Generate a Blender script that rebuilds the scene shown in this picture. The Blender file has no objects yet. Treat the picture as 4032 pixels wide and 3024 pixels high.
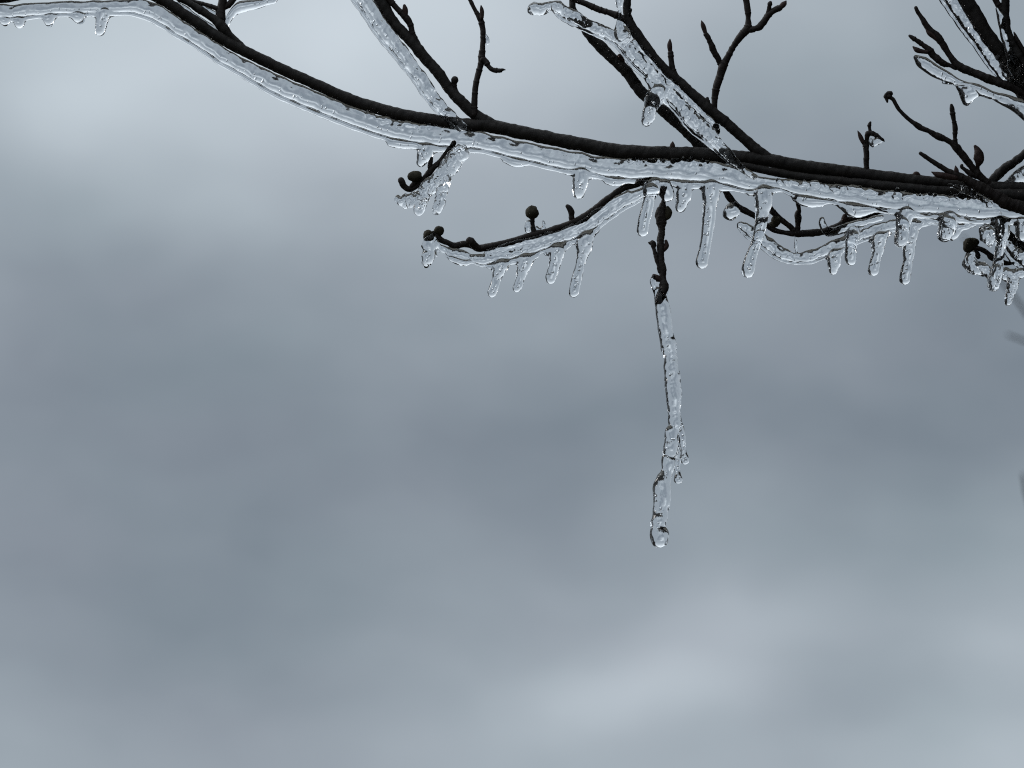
import bpy, math, random
import numpy as np
from mathutils import Matrix, Vector

random.seed(7)
rng = np.random.default_rng(11)
SC = bpy.context.scene
COL = SC.collection
R = math.radians

# ------------------------------------------------------------------ camera
PITCH = R(16.0)
S = 0.134e-3                       # metres covered by one photo pixel at the branch
D = 1.8                            # distance to the branch
CAM = np.array([0.0, 0.0, 1.6])
RIGHT = np.array([1.0, 0.0, 0.0])
FWD = np.array([0.0, math.cos(PITCH), math.sin(PITCH)])
UP = np.array([0.0, -math.sin(PITCH), math.cos(PITCH)])
TILT = math.tan(PITCH)             # a plumb line comes this much nearer per unit it drops in view
cam_d = bpy.data.cameras.new('camera')
cam = bpy.data.objects.new('camera', cam_d)
COL.objects.link(cam)
cam.location = CAM
cam.rotation_euler = (R(90) + PITCH, 0, 0)
cam_d.sensor_width = 36.0
cam_d.lens = 36.0 * D / (4032 * S)
cam_d.clip_start = 0.01
cam_d.clip_end = 5000
cam_d.dof.use_dof = True
cam_d.dof.focus_distance = 1.792
cam_d.dof.aperture_fstop = cam_d.lens / 7.0
SC.camera = cam


def W(p):
    """photo-pixel coordinates (x right, y down, z away, in pixels at the branch) -> world metres"""
    p = np.asarray(p, float)
    d = D + p[..., 2] * S
    k = d / D
    x = (p[..., 0] - 2016.0) * S * k
    y = (1512.0 - p[..., 1]) * S * k
    return CAM + x[..., None] * RIGHT + y[..., None] * UP + d[..., None] * FWD


# ------------------------------------------------------------------ sky
world = bpy.data.worlds.new('World')
SC.world = world
world.use_nodes = True
SUN_EL, SUN_AZ = R(38), R(-72)     # behind the cloud, up and to the left of the view


def lin(c):
    c = c / 255.0
    return ((c + 0.055) / 1.055) ** 2.4


def pdir(x, y):
    v = FWD * D + RIGHT * (x - 2016) * S + UP * (1512 - y) * S
    return v / np.linalg.norm(v)


G0, G1 = lin(141), lin(212)
# brightness of the cloud read off the photograph: overview pixels and green value
SKY = [(100, 250, 198), (30, 120, 196), (400, 160, 210), (700, 80, 216), (950, 60, 210), (1100, 100, 204), (1500, 100, 178), (1900, 100, 170), (2150, 60, 166),
       (2100, 250, 161), (100, 480, 164), (420, 450, 182), (700, 420, 176), (950, 460, 171), (1300, 250, 181), (1250, 480, 165), (1700, 250, 160), (1600, 480, 158), (2100, 480, 148),
       (100, 740, 144), (500, 700, 147), (800, 640, 160), (1000, 700, 154), (1300, 690, 158), (1550, 700, 154), (1800, 660, 148), (2120, 700, 139),
       (700, 860, 148), (1000, 950, 138), (1400, 930, 140), (1750, 860, 142), (200, 950, 143), (480, 900, 144), (1800, 1000, 140), (2120, 960, 140),
       (60, 1180, 150), (300, 1200, 143), (800, 1150, 147), (560, 1080, 139), (1050, 1130, 146), (1220, 1250, 164), (1500, 1220, 163), (1800, 1120, 150), (2000, 1180, 152), (2170, 1230, 164), (2180, 1370, 182),
       (880, 1290, 156), (1650, 1330, 178), (1880, 1330, 164), (1480, 1560, 178), (1480, 1400, 180), (1300, 1410, 176), (1120, 1400, 166), (1900, 1500, 162), (1780, 1590, 171), (1500, 1320, 176), (1380, 1260, 162), (250, 330, 184), (560, 300, 196), (850, 220, 196), (1120, 1480, 182), (1300, 1500, 190), (1480, 1470, 194), (1620, 1490, 180), (1780, 1510, 163), (2000, 1430, 165), (2020, 1570, 175), (2170, 1540, 178),
       (150, 1420, 146), (450, 1480, 149), (700, 1500, 152), (850, 1400, 154), (200, 1560, 160), (100, 1640, 166), (500, 1620, 157), (800, 1640, 164), (1100, 1640, 175), (1400, 1620, 178), (1800, 1630, 176), (2100, 1650, 184)]
BL = []                            # cloud masses: centre, half extents (overview pixels)
for j, yy in enumerate((-60, 180, 420, 660, 880, 1100, 1300, 1500, 1700)):
    for i in range(6):
        BL.append((60 + i * 440 + (150 if j % 2 else -60), yy, 330, 190))
BL += [(1480, 1480, 230, 100), (1250, 1500, 180, 100), (2180, 1370, 150, 85), (1800, 1515, 200, 75), (1650, 1330, 240, 80), (700, 90, 170, 110), (100, 260, 130, 90), (880, 1170, 170, 80), (1050, 950, 180, 90), (1220, 1250, 160, 60), (420, 440, 150, 80)]
K = 4032 / 2212.0


def frame_of(cx, cy, sx, sy):
    w = pdir(cx, cy)
    r = np.cross(w, [0, 0, 1.0]); r /= np.linalg.norm(r)
    u = np.cross(r, w)
    # scale: extents in view-plane tangent units
    return w, r, u, sx * S / D, sy * S / D, 0.3


FR = [frame_of(b[0] * K, b[1] * K, b[2] * K, b[3] * K) for b in BL]


def basis(d, f):
    w, r, u, sx, sy, sw = f
    e = d - w
    return math.exp(-((e @ r / sx) ** 2 + (e @ u / sy) ** 2 + (e @ w / sw) ** 2))


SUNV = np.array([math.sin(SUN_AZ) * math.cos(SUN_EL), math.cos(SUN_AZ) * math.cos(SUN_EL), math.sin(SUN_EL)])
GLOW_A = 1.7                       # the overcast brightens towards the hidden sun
BASE_T = 0.22


def zen(z):
    t = min(max((z - 0.40) / 0.60, 0), 1)
    return 2.2 * t * t * (3 - 2 * t)


A_ = []; b_ = []
for (x, y, g) in SKY:
    d = pdir(x * K, y * K)
    A_.append([basis(d, f) for f in FR])
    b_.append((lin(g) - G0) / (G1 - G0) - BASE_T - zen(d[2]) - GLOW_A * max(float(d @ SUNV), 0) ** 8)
A_ = np.array(A_); b_ = np.array(b_)
amp = np.linalg.solve(A_.T @ A_ + 0.03 * np.eye(len(FR)), A_.T @ b_)

nt = world.node_tree
nt.nodes.clear()
L = nt.links.new


def N(t, nt=None, **kw):
    n = (nt or world.node_tree).nodes.new(t)
    for k, v in kw.items():
        setattr(n, k, v)
    return n


tc = N('ShaderNodeTexCoord')
DIR = tc.outputs['Generated']
acc = None


def math_node(op, a, b=None, c=None, nt=None):
    n = N('ShaderNodeMath', nt, operation=op)
    for i, v in enumerate((a, b, c)):
        if v is None:
            continue
        if isinstance(v, (int, float)):
            n.inputs[i].default_value = float(v)
        else:
            (nt or world.node_tree).links.new(v, n.inputs[i])
    return n.outputs[0]


# gentle warp so that the cloud edges wander
nw = N('ShaderNodeTexNoise'); nw.inputs['Scale'].default_value = 12.0; nw.inputs['Detail'].default_value = 3.0
L(DIR, nw.inputs['Vector'])
sb = N('ShaderNodeVectorMath', operation='SUBTRACT'); L(nw.outputs['Color'], sb.inputs[0]); sb.inputs[1].default_value = (.5, .5, .5)
sl = N('ShaderNodeVectorMath', operation='SCALE'); L(sb.outputs[0], sl.inputs[0]); sl.inputs['Scale'].default_value = 0.028
ad = N('ShaderNodeVectorMath', operation='ADD'); L(DIR, ad.inputs[0]); L(sl.outputs[0], ad.inputs[1])
WD = ad.outputs[0]


def blob(f, a):
    global acc
    w, r, u, sx, sy, sw = f
    m = N('ShaderNodeMapping', vector_type='TEXTURE')
    M = Matrix((r, u, -np.cross(u, r))).transposed()
    if M.determinant() < 0:
        M = Matrix((r, u, np.cross(r, u))).transposed()
    m.inputs['Location'].default_value = w
    m.inputs['Rotation'].default_value = M.to_euler()
    m.inputs['Scale'].default_value = (sx, sy, sw)
    L(WD, m.inputs['Vector'])
    dt = N('ShaderNodeVectorMath', operation='DOT_PRODUCT')
    L(m.outputs[0], dt.inputs[0]); L(m.outputs[0], dt.inputs[1])
    e = math_node('POWER', 1 / math.e, dt.outputs['Value'])
    acc = math_node('MULTIPLY_ADD', e, float(a), acc if acc is not None else BASE_T)


for f, a in zip(FR, amp):
    blob(f, a)
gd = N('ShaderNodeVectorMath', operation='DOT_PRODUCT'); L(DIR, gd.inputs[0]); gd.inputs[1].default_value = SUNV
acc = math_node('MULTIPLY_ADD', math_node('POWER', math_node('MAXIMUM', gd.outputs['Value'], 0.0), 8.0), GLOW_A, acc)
# fine cloud texture, everywhere
mp = N('ShaderNodeMapping'); mp.inputs['Scale'].default_value = (1, 1, 1.9); L(WD, mp.inputs['Vector'])
nz = N('ShaderNodeTexNoise'); nz.inputs['Scale'].default_value = 16.0; nz.inputs['Detail'].default_value = 4.0; nz.inputs['Roughness'].default_value = 0.45
L(mp.outputs[0], nz.inputs['Vector'])
nb = math_node('MULTIPLY_ADD', nz.outputs['Fac'], 0.22, -0.11)
acc = math_node('ADD', acc, nb)
nz2 = N('ShaderNodeTexNoise'); nz2.inputs['Scale'].default_value = 34.0; nz2.inputs['Detail'].default_value = 2.0; nz2.inputs['Roughness'].default_value = 0.4
L(mp.outputs[0], nz2.inputs['Vector'])
acc = math_node('ADD', acc, math_node('MULTIPLY_ADD', nz2.outputs['Fac'], 0.13, -0.065))
sep = N('ShaderNodeSeparateXYZ'); L(DIR, sep.inputs[0])
mr = N('ShaderNodeMapRange', interpolation_type='SMOOTHSTEP')
for i, v in enumerate((0.40, 1.0, 0.0, 2.2)):
    mr.inputs[i + 1].default_value = v
L(sep.outputs['Z'], mr.inputs[0])
acc = math_node('ADD', acc, mr.outputs[0])
acc = math_node('MAXIMUM', acc, -0.35)
c0 = np.array([lin(130), lin(141), lin(151)]); c1 = np.array([lin(201.5), lin(211.5), lin(219.5)])
sc_ = N('ShaderNodeVectorMath', operation='SCALE'); sc_.inputs[0].default_value = (c1 - c0); L(acc, sc_.inputs['Scale'])
cl = N('ShaderNodeVectorMath', operation='ADD'); L(sc_.outputs[0], cl.inputs[0]); cl.inputs[1].default_value = c0
# some of the cloud is a touch mauve, some a touch teal
nh = N('ShaderNodeTexNoise'); nh.inputs['Scale'].default_value = 11.0; nh.inputs['Detail'].default_value = 2.0
L(mp.outputs[0], nh.inputs['Vector'])
hs = N('ShaderNodeVectorMath', operation='SCALE'); hs.inputs[0].default_value = (0.020, -0.007, 0.004)
L(math_node('MULTIPLY_ADD', nh.outputs['Fac'], 1.0, -0.5), hs.inputs['Scale'])
ha = N('ShaderNodeVectorMath', operation='ADD'); L(cl.outputs[0], ha.inputs[0]); L(hs.outputs[0], ha.inputs[1])
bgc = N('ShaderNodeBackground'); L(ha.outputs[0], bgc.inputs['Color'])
sky = N('ShaderNodeTexSky', sky_type='NISHITA', sun_disc=False)
sky.sun_elevation = SUN_EL
sky.sun_rotation = SUN_AZ
bgs = N('ShaderNodeBackground'); bgs.inputs['Strength'].default_value = 0.06; L(sky.outputs[0], bgs.inputs['Color'])
mx = N('ShaderNodeMixShader'); mx.inputs[0].default_value = 0.96      # cloud cover
L(bgs.outputs[0], mx.inputs[1]); L(bgc.outputs[0], mx.inputs[2])
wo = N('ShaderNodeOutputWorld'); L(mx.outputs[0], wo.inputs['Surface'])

sd = bpy.data.lights.new('sun', 'SUN')
sd.energy = 0.7; sd.angle = R(17); sd.color = (1.0, 0.97, 0.93)
sun = bpy.data.objects.new('sun', sd); COL.objects.link(sun)
sv = Vector((math.sin(SUN_AZ) * math.cos(SUN_EL), math.cos(SUN_AZ) * math.cos(SUN_EL), math.sin(SUN_EL)))
sun.rotation_euler = sv.to_track_quat('Z', 'Y').to_euler()
sun.location = (0, 0, 30)

vs = SC.view_settings
vs.view_transform = 'Standard'; vs.look = 'None'; vs.exposure = 0.0; vs.gamma = 1.0
vs.use_curve_mapping = False
SC.render.engine = 'CYCLES'
cy = SC.cycles
cy.max_bounces = 20; cy.transmission_bounces = 20; cy.glossy_bounces = 8; cy.diffuse_bounces = 3; cy.transparent_max_bounces = 8
cy.caustics_reflective = True; cy.caustics_refractive = False
cy.blur_glossy = 0.0
cy.use_denoising = False
cy.filter_width = 1.1

# ------------------------------------------------------------------ materials


def mat(name):
    m = bpy.data.materials.new(name); m.use_nodes = True
    m.node_tree.nodes.clear()
    out = m.node_tree.nodes.new('ShaderNodeOutputMaterial')
    return m, m.node_tree, out


def noise(nt, scale, detail=4.0, rough=0.55, vec=None, dist=0.0):
    n = nt.nodes.new('ShaderNodeTexNoise')
    n.inputs['Scale'].default_value = scale; n.inputs['Detail'].default_value = detail; n.inputs['Roughness'].default_value = rough
    n.inputs['Distortion'].default_value = dist
    if vec is not None:
        nt.links.new(vec, n.inputs['Vector'])
    return n.outputs['Fac']


def ramp(nt, fac, stops):
    r = nt.nodes.new('ShaderNodeValToRGB')
    e = r.color_ramp.elements
    e[0].position, e[0].color = stops[0][0], (*stops[0][1], 1)
    e[1].position, e[1].color = stops[-1][0], (*stops[-1][1], 1)
    for p, c in stops[1:-1]:
        k = e.new(p); k.color = (*c, 1)
    nt.links.new(fac, r.inputs[0])
    return r.outputs[0]


def bark_mat(name, lo, hi, rough=0.62):
    m, nt, out = mat(name)
    tc = nt.nodes.new('ShaderNodeTexCoord'); v = tc.outputs['Object']
    f1 = noise(nt, 260, 5, .6, v); f2 = noise(nt, 1400, 3, .6, v)
    mixv = math_node('MULTIPLY_ADD', f2, 0.5, math_node('MULTIPLY', f1, 0.6, nt=nt), nt=nt)
    col = ramp(nt, mixv, [(0.35, lo), (0.75, hi)])
    b = nt.nodes.new('ShaderNodeBsdfPrincipled')
    nt.links.new(col, b.inputs['Base Color']); b.inputs['Roughness'].default_value = rough
    b.inputs['Specular IOR Level'].default_value = 0.25
    bp = nt.nodes.new('ShaderNodeBump'); bp.inputs['Strength'].default_value = 0.7; bp.inputs['Distance'].default_value = 0.0004
    nt.links.new(mixv, bp.inputs['Height']); nt.links.new(bp.outputs[0], b.inputs['Normal'])
    nt.links.new(b.outputs[0], out.inputs['Surface'])
    return m


M_BARK = bark_mat('dark_bark', (0.009, 0.008, 0.0077), (0.044, 0.038, 0.035))
M_TWIG = bark_mat('twig_bark', (0.014, 0.011, 0.010), (0.046, 0.036, 0.033))
M_BUD = bark_mat('bud_scales', (0.040, 0.024, 0.022), (0.090, 0.058, 0.052), 0.7)
M_FLOWER = bark_mat('button_bud', (0.030, 0.027, 0.018), (0.075, 0.066, 0.046), 0.85)


def ice_mat(name, bump, frost):
    m, nt, out = mat(name)
    tc = nt.nodes.new('ShaderNodeTexCoord'); v = tc.outputs['Object']
    fine = noise(nt, 420, 3, .55, v, 0.3)
    mid = noise(nt, 150, 2, .5, v)
    h = math_node('MULTIPLY_ADD', mid, 0.9, math_node('MULTIPLY', fine, 0.45, nt=nt), nt=nt)
    bp = nt.nodes.new('ShaderNodeBump'); bp.inputs['Strength'].default_value = bump; bp.inputs['Distance'].default_value = 0.0010
    nt.links.new(h, bp.inputs['Height'])
    g = nt.nodes.new('ShaderNodeBsdfGlass'); g.inputs['IOR'].default_value = 1.31; g.inputs['Roughness'].default_value = 0.0
    g.inputs['Color'].default_value = (0.985, 0.992, 1.0, 1)
    g2 = nt.nodes.new('ShaderNodeBsdfGlass'); g2.inputs['IOR'].default_value = 1.31; g2.inputs['Roughness'].default_value = 0.22
    g2.inputs['Color'].default_value = (0.985, 0.992, 1.0, 1)
    nt.links.new(bp.outputs[0], g.inputs['Normal']); nt.links.new(bp.outputs[0], g2.inputs['Normal'])
    fr = noise(nt, 55, 5, .65, v, 0.6)
    f = nt.nodes.new('ShaderNodeMapRange'); f.inputs[1].default_value = 0.50; f.inputs[2].default_value = 0.72; f.inputs[3].default_value = 0.0; f.inputs[4].default_value = frost
    nt.links.new(fr, f.inputs[0])
    mx = nt.nodes.new('ShaderNodeMixShader')
    nt.links.new(f.outputs[0], mx.inputs[0]); nt.links.new(g.outputs[0], mx.inputs[1]); nt.links.new(g2.outputs[0], mx.inputs[2])
    nt.links.new(mx.outputs[0], out.inputs['Surface'])
    return m


M_ICE = ice_mat('rippled_ice', 0.11, 0.42)
M_CLEAR = ice_mat('clear_ice', 0.07, 0.2)

# ------------------------------------------------------------------ object helpers
ORIG = {}


def link(name, verts, faces, m, parent=None, normals=None, origin=None):
    """verts in world metres; ONE mesh object whose origin sits on the thing"""
    verts = np.asarray(verts, float)
    o_ = np.asarray(origin if origin is not None else verts.mean(0), float)
    me = bpy.data.meshes.new(name)
    loc = (verts - o_).astype(np.float32)
    if isinstance(faces, np.ndarray):
        me.vertices.add(len(loc)); me.vertices.foreach_set('co', loc.ravel())
        nf, k = faces.shape
        me.loops.add(nf * k); me.loops.foreach_set('vertex_index', faces.ravel().astype(np.int32))
        me.polygons.add(nf); me.polygons.foreach_set('loop_start', np.arange(0, nf * k, k, dtype=np.int32))
        me.update(calc_edges=True)
    else:
        me.from_pydata(loc.tolist(), [], [list(map(int, f)) for f in faces]); me.update()
    me.shade_smooth()
    if normals is not None:
        me.normals_split_custom_set_from_vertices(normals.astype(np.float32).tolist())
    me.materials.append(m)
    ob = bpy.data.objects.new(name, me); COL.objects.link(ob)
    ORIG[ob.name] = o_
    if parent is not None:
        ob.parent = parent
        ob.location = o_ - ORIG[parent.name]
    else:
        ob.location = o_
    return ob


def tag(o, label, cat, group=None, kind=None):
    if label: o['label'] = label
    if cat: o['category'] = cat
    if group: o['group'] = group
    if kind: o['kind'] = kind
    return o


def spline(pts, step):
    """Catmull-Rom through (x, y, z, r) rows"""
    P = np.asarray(pts, float)
    if len(P) < 2:
        return P
    Q = np.vstack([2 * P[0] - P[1], P, 2 * P[-1] - P[-2]])
    out = []
    for i in range(1, len(Q) - 2):
        p0, p1, p2, p3 = Q[i - 1:i + 3]
        d01 = max(np.linalg.norm((p1 - p0)[:3]) ** .5, 1e-3); d12 = max(np.linalg.norm((p2 - p1)[:3]) ** .5, 1e-3); d23 = max(np.linalg.norm((p3 - p2)[:3]) ** .5, 1e-3)
        m1 = (p2 - p1) + d12 * ((p1 - p0) / d01 - (p2 - p0) / (d01 + d12))
        m2 = (p2 - p1) + d12 * ((p3 - p2) / d23 - (p3 - p1) / (d12 + d23))
        n = max(1, int(round(np.linalg.norm((p2 - p1)[:3]) / step)))
        for k in range(n):
            t = k / n
            out.append((2 * t**3 - 3 * t**2 + 1) * p1 + (t**3 - 2 * t**2 + t) * m1 + (-2 * t**3 + 3 * t**2) * p2 + (t**3 - t**2) * m2)
    out.append(P[-1])
    out = np.array(out); out[:, 3] = np.maximum(out[:, 3], 0.8)
    return out


def pth(pts, z0=0.0, z1=None):
    """(x, y, r[, z]) rows -> (x, y, z, r); z runs from z0 to z1 along the path unless a row gives it"""
    z1 = z0 if z1 is None else z1
    a = np.array([p[:2] for p in pts], float)
    s = np.r_[0, np.cumsum(np.linalg.norm(np.diff(a, axis=0), axis=1))]
    s = s / max(s[-1], 1e-6)
    return np.array([(p[0], p[1], p[3] if len(p) > 3 else z0 + (z1 - z0) * t, p[2]) for p, t in zip(pts, s)])


class Nz:
    """band of smooth 3-D noise (sum of sines with a warp), about unit amplitude"""
    def __init__(s, lam, n=10):
        v = rng.normal(size=(n, 3)); v /= np.linalg.norm(v, axis=1)[:, None]
        s.k = v * (2 * math.pi / (lam * rng.uniform(0.7, 1.5, size=(n, 1)))); s.ph = rng.uniform(0, 6.28, n); s.g = 1 / math.sqrt(n / 2)

    def __call__(s, p):
        p = np.asarray(p, np.float32); o = np.zeros(len(p), np.float32)
        for k, ph in zip(s.k, s.ph):
            o += np.sin(p @ k.astype(np.float32) + np.float32(ph))
        return o * s.g


N70, N24, N9, N14 = Nz(75), Nz(26), Nz(10), Nz(15)


def tube_mesh(path, step=5, sides=18, rough=0.07, rings=0.0, seed=0, tip=False):
    """bark tube: round cross-section, knobbly, growth rings standing proud"""
    C = spline(path, step)
    n = len(C)
    T = np.gradient(C[:, :3], axis=0); T /= np.linalg.norm(T, axis=1)[:, None] + 1e-9
    u = np.cross(T[0], [0, 0, 1.0]); u /= np.linalg.norm(u) + 1e-9
    s = np.r_[0, np.cumsum(np.linalg.norm(np.diff(C[:, :3], axis=0), axis=1))]
    rg = np.random.default_rng(int(abs(C[0, 0] * 7 + C[0, 1] * 13)) + seed)
    rad = C[:, 3].copy()
    if rings > 0:
        q = rg.uniform(10, 30)
        while q < s[-1] - 4:
            a = rg.uniform(0.5, 1.0) * rings
            w = rg.uniform(1.9, 3.6)
            rad *= 1 + a * np.exp(-((s - q) / w) ** 2) - 0.35 * a * np.exp(-((s - q - 2.4 * w) / (2 * w)) ** 2)
            q += rg.uniform(22, 60)
    V = []
    ang = np.arange(sides) * 2 * math.pi / sides
    for i in range(n):
        u = u - T[i] * (u @ T[i]); u /= np.linalg.norm(u) + 1e-9
        v = np.cross(T[i], u)
        V.append(C[i, :3] + rad[i] * (np.cos(ang)[:, None] * u + np.sin(ang)[:, None] * v))
    V = np.array(V)
    flat = V.reshape(-1, 3)
    nrm = (V - C[:, None, :3]); nrm = (nrm / (np.linalg.norm(nrm, axis=2)[..., None] + 1e-9)).reshape(-1, 3)
    rr = np.repeat(rad, sides)
    flat = flat + nrm * (rr * rough * (0.6 * N70(flat) + 0.5 * N24(flat + 31)) + np.minimum(rr, 14) * rough * 0.3 * N9(flat + 7))[:, None]
    V = flat.reshape(n, sides, 3)
    # rounded ends
    first, last = [], []
    for (i, sg, lst) in ((0, -1, first), (n - 1, 1, last)):
        for a in (0.5, 0.85):
            c = C[i, :3]; lst.append(c + (V[i] - c) * math.cos(a * math.pi / 2) + sg * T[i] * rad[i] * math.sin(a * math.pi / 2) * 0.8)
    Rr = [first[1], first[0]] + [V[i] for i in range(n)] + last
    Rr = np.array(Rr); m = len(Rr)
    verts = list(Rr.reshape(-1, 3)) + [C[0, :3] - T[0] * rad[0] * 0.8, C[-1, :3] + T[-1] * rad[-1] * 0.8]
    F = []
    for i in range(m - 1):
        for j in range(sides):
            k = (j + 1) % sides
            F.append((i * sides + j, i * sides + k, (i + 1) * sides + k, (i + 1) * sides + j))
    a, b = m * sides, m * sides + 1
    for j in range(sides):
        k = (j + 1) % sides
        F.append((a, k, j)); F.append((b, (m - 1) * sides + j, (m - 1) * sides + k))
    F = [f[::-1] for f in F]
    return np.array(verts), F


def wood(name, path, m=None, parent=None, **kw):
    v, f = tube_mesh(path, **kw)
    return link(name, W(v), f, m or M_BARK, parent, origin=W(path[0, :3]))


def bud(path, parent, m=None, **kw):
    kw.setdefault('rough', 0.04); kw.setdefault('step', 3)
    return wood('bud', path, m or M_BUD, parent, **kw)


def ball_bud(c, rx, ry, parent, rz=None, name='flower_bud', lobes=0.05):
    """button-shaped flower bud with four faint scale seams"""
    rz = rz or rx
    V, F = [], []
    nu, nv = 20, 12
    for i in range(nv + 1):
        th = math.pi * i / nv
        for j in range(nu):
            ph = 2 * math.pi * j / nu
            k = 1 - lobes * abs(math.cos(2 * ph)) ** 6 * math.sin(th)
            V.append((c[0] + rx * k * math.sin(th) * math.cos(ph), c[1] - ry * k * math.cos(th), c[2] + rz * k * math.sin(th) * math.sin(ph)))
    V = np.array(V)
    V += (V - np.array(c)) * (0.05 * N24(V) + 0.03 * N9(V))[:, None]
    for i in range(nv):
        for j in range(nu):
            F.append((i * nu + j, (i + 1) * nu + j, (i + 1) * nu + (j + 1) % nu, i * nu + (j + 1) % nu))
    return link(name, W(V), F, M_FLOWER, parent)


# ------------------------------------------------------------------ ice: distance fields meshed with surface nets
VOX = 2.6


def capsules(F, LAB, lo, pts, k, lab):
    """union one path of round cones into the field F (smooth radius k)"""
    n = np.array(F.shape)
    pad = 26.0
    mn = (pts[:, :3] - pts[:, 3:4]).min(0) - pad; mx = (pts[:, :3] + pts[:, 3:4]).max(0) + pad
    a = np.clip(np.floor((mn - lo) / VOX).astype(int), 0, n); b = np.clip(np.ceil((mx - lo) / VOX).astype(int) + 1, 0, n)
    if np.any(b <= a):
        return
    G = np.full(b - a, 60.0, np.float32)
    o = lo + a * VOX
    segs = [(pts[0], pts[0])] if len(pts) == 1 else list(zip(pts[:-1], pts[1:]))
    gn = np.array(G.shape)
    for p, q in segs:
        r = max(p[3], q[3]) + pad
        m0 = np.clip(np.floor((np.minimum(p[:3], q[:3]) - r - o) / VOX).astype(int), 0, gn); m1 = np.clip(np.ceil((np.maximum(p[:3], q[:3]) + r - o) / VOX).astype(int) + 1, 0, gn)
        if np.any(m1 <= m0):
            continue
        X = (o[0] + VOX * np.arange(m0[0], m1[0]) - p[0]).astype(np.float32)[:, None, None]
        Y = (o[1] + VOX * np.arange(m0[1], m1[1]) - p[1]).astype(np.float32)[None, :, None]
        Z = (o[2] + VOX * np.arange(m0[2], m1[2]) - p[2]).astype(np.float32)[None, None, :]
        d = (q - p).astype(np.float32)
        dd = float(d[:3] @ d[:3]) + 1e-6
        t = np.clip((X * d[0] + Y * d[1] + Z * d[2]) / dd, 0, 1)
        e = np.sqrt((X - t * d[0]) ** 2 + (Y - t * d[1]) ** 2 + (Z - t * d[2]) ** 2) - (np.float32(p[3]) + t * d[3])
        sub = G[m0[0]:m1[0], m0[1]:m1[1], m0[2]:m1[2]]
        np.minimum(sub, e, out=sub)
    sl = tuple(slice(a[i], b[i]) for i in range(3))
    H = F[sl]
    LAB[sl] = np.where(G < H, np.int16(lab), LAB[sl])
    h = np.clip(k - np.abs(H - G), 0, None) / k
    F[sl] = np.minimum(H, G) - h * h * k * 0.25


OFFS = [(0, 0, 0), (1, 0, 0), (0, 1, 0), (1, 1, 0), (0, 0, 1), (1, 0, 1), (0, 1, 1), (1, 1, 1)]


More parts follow.
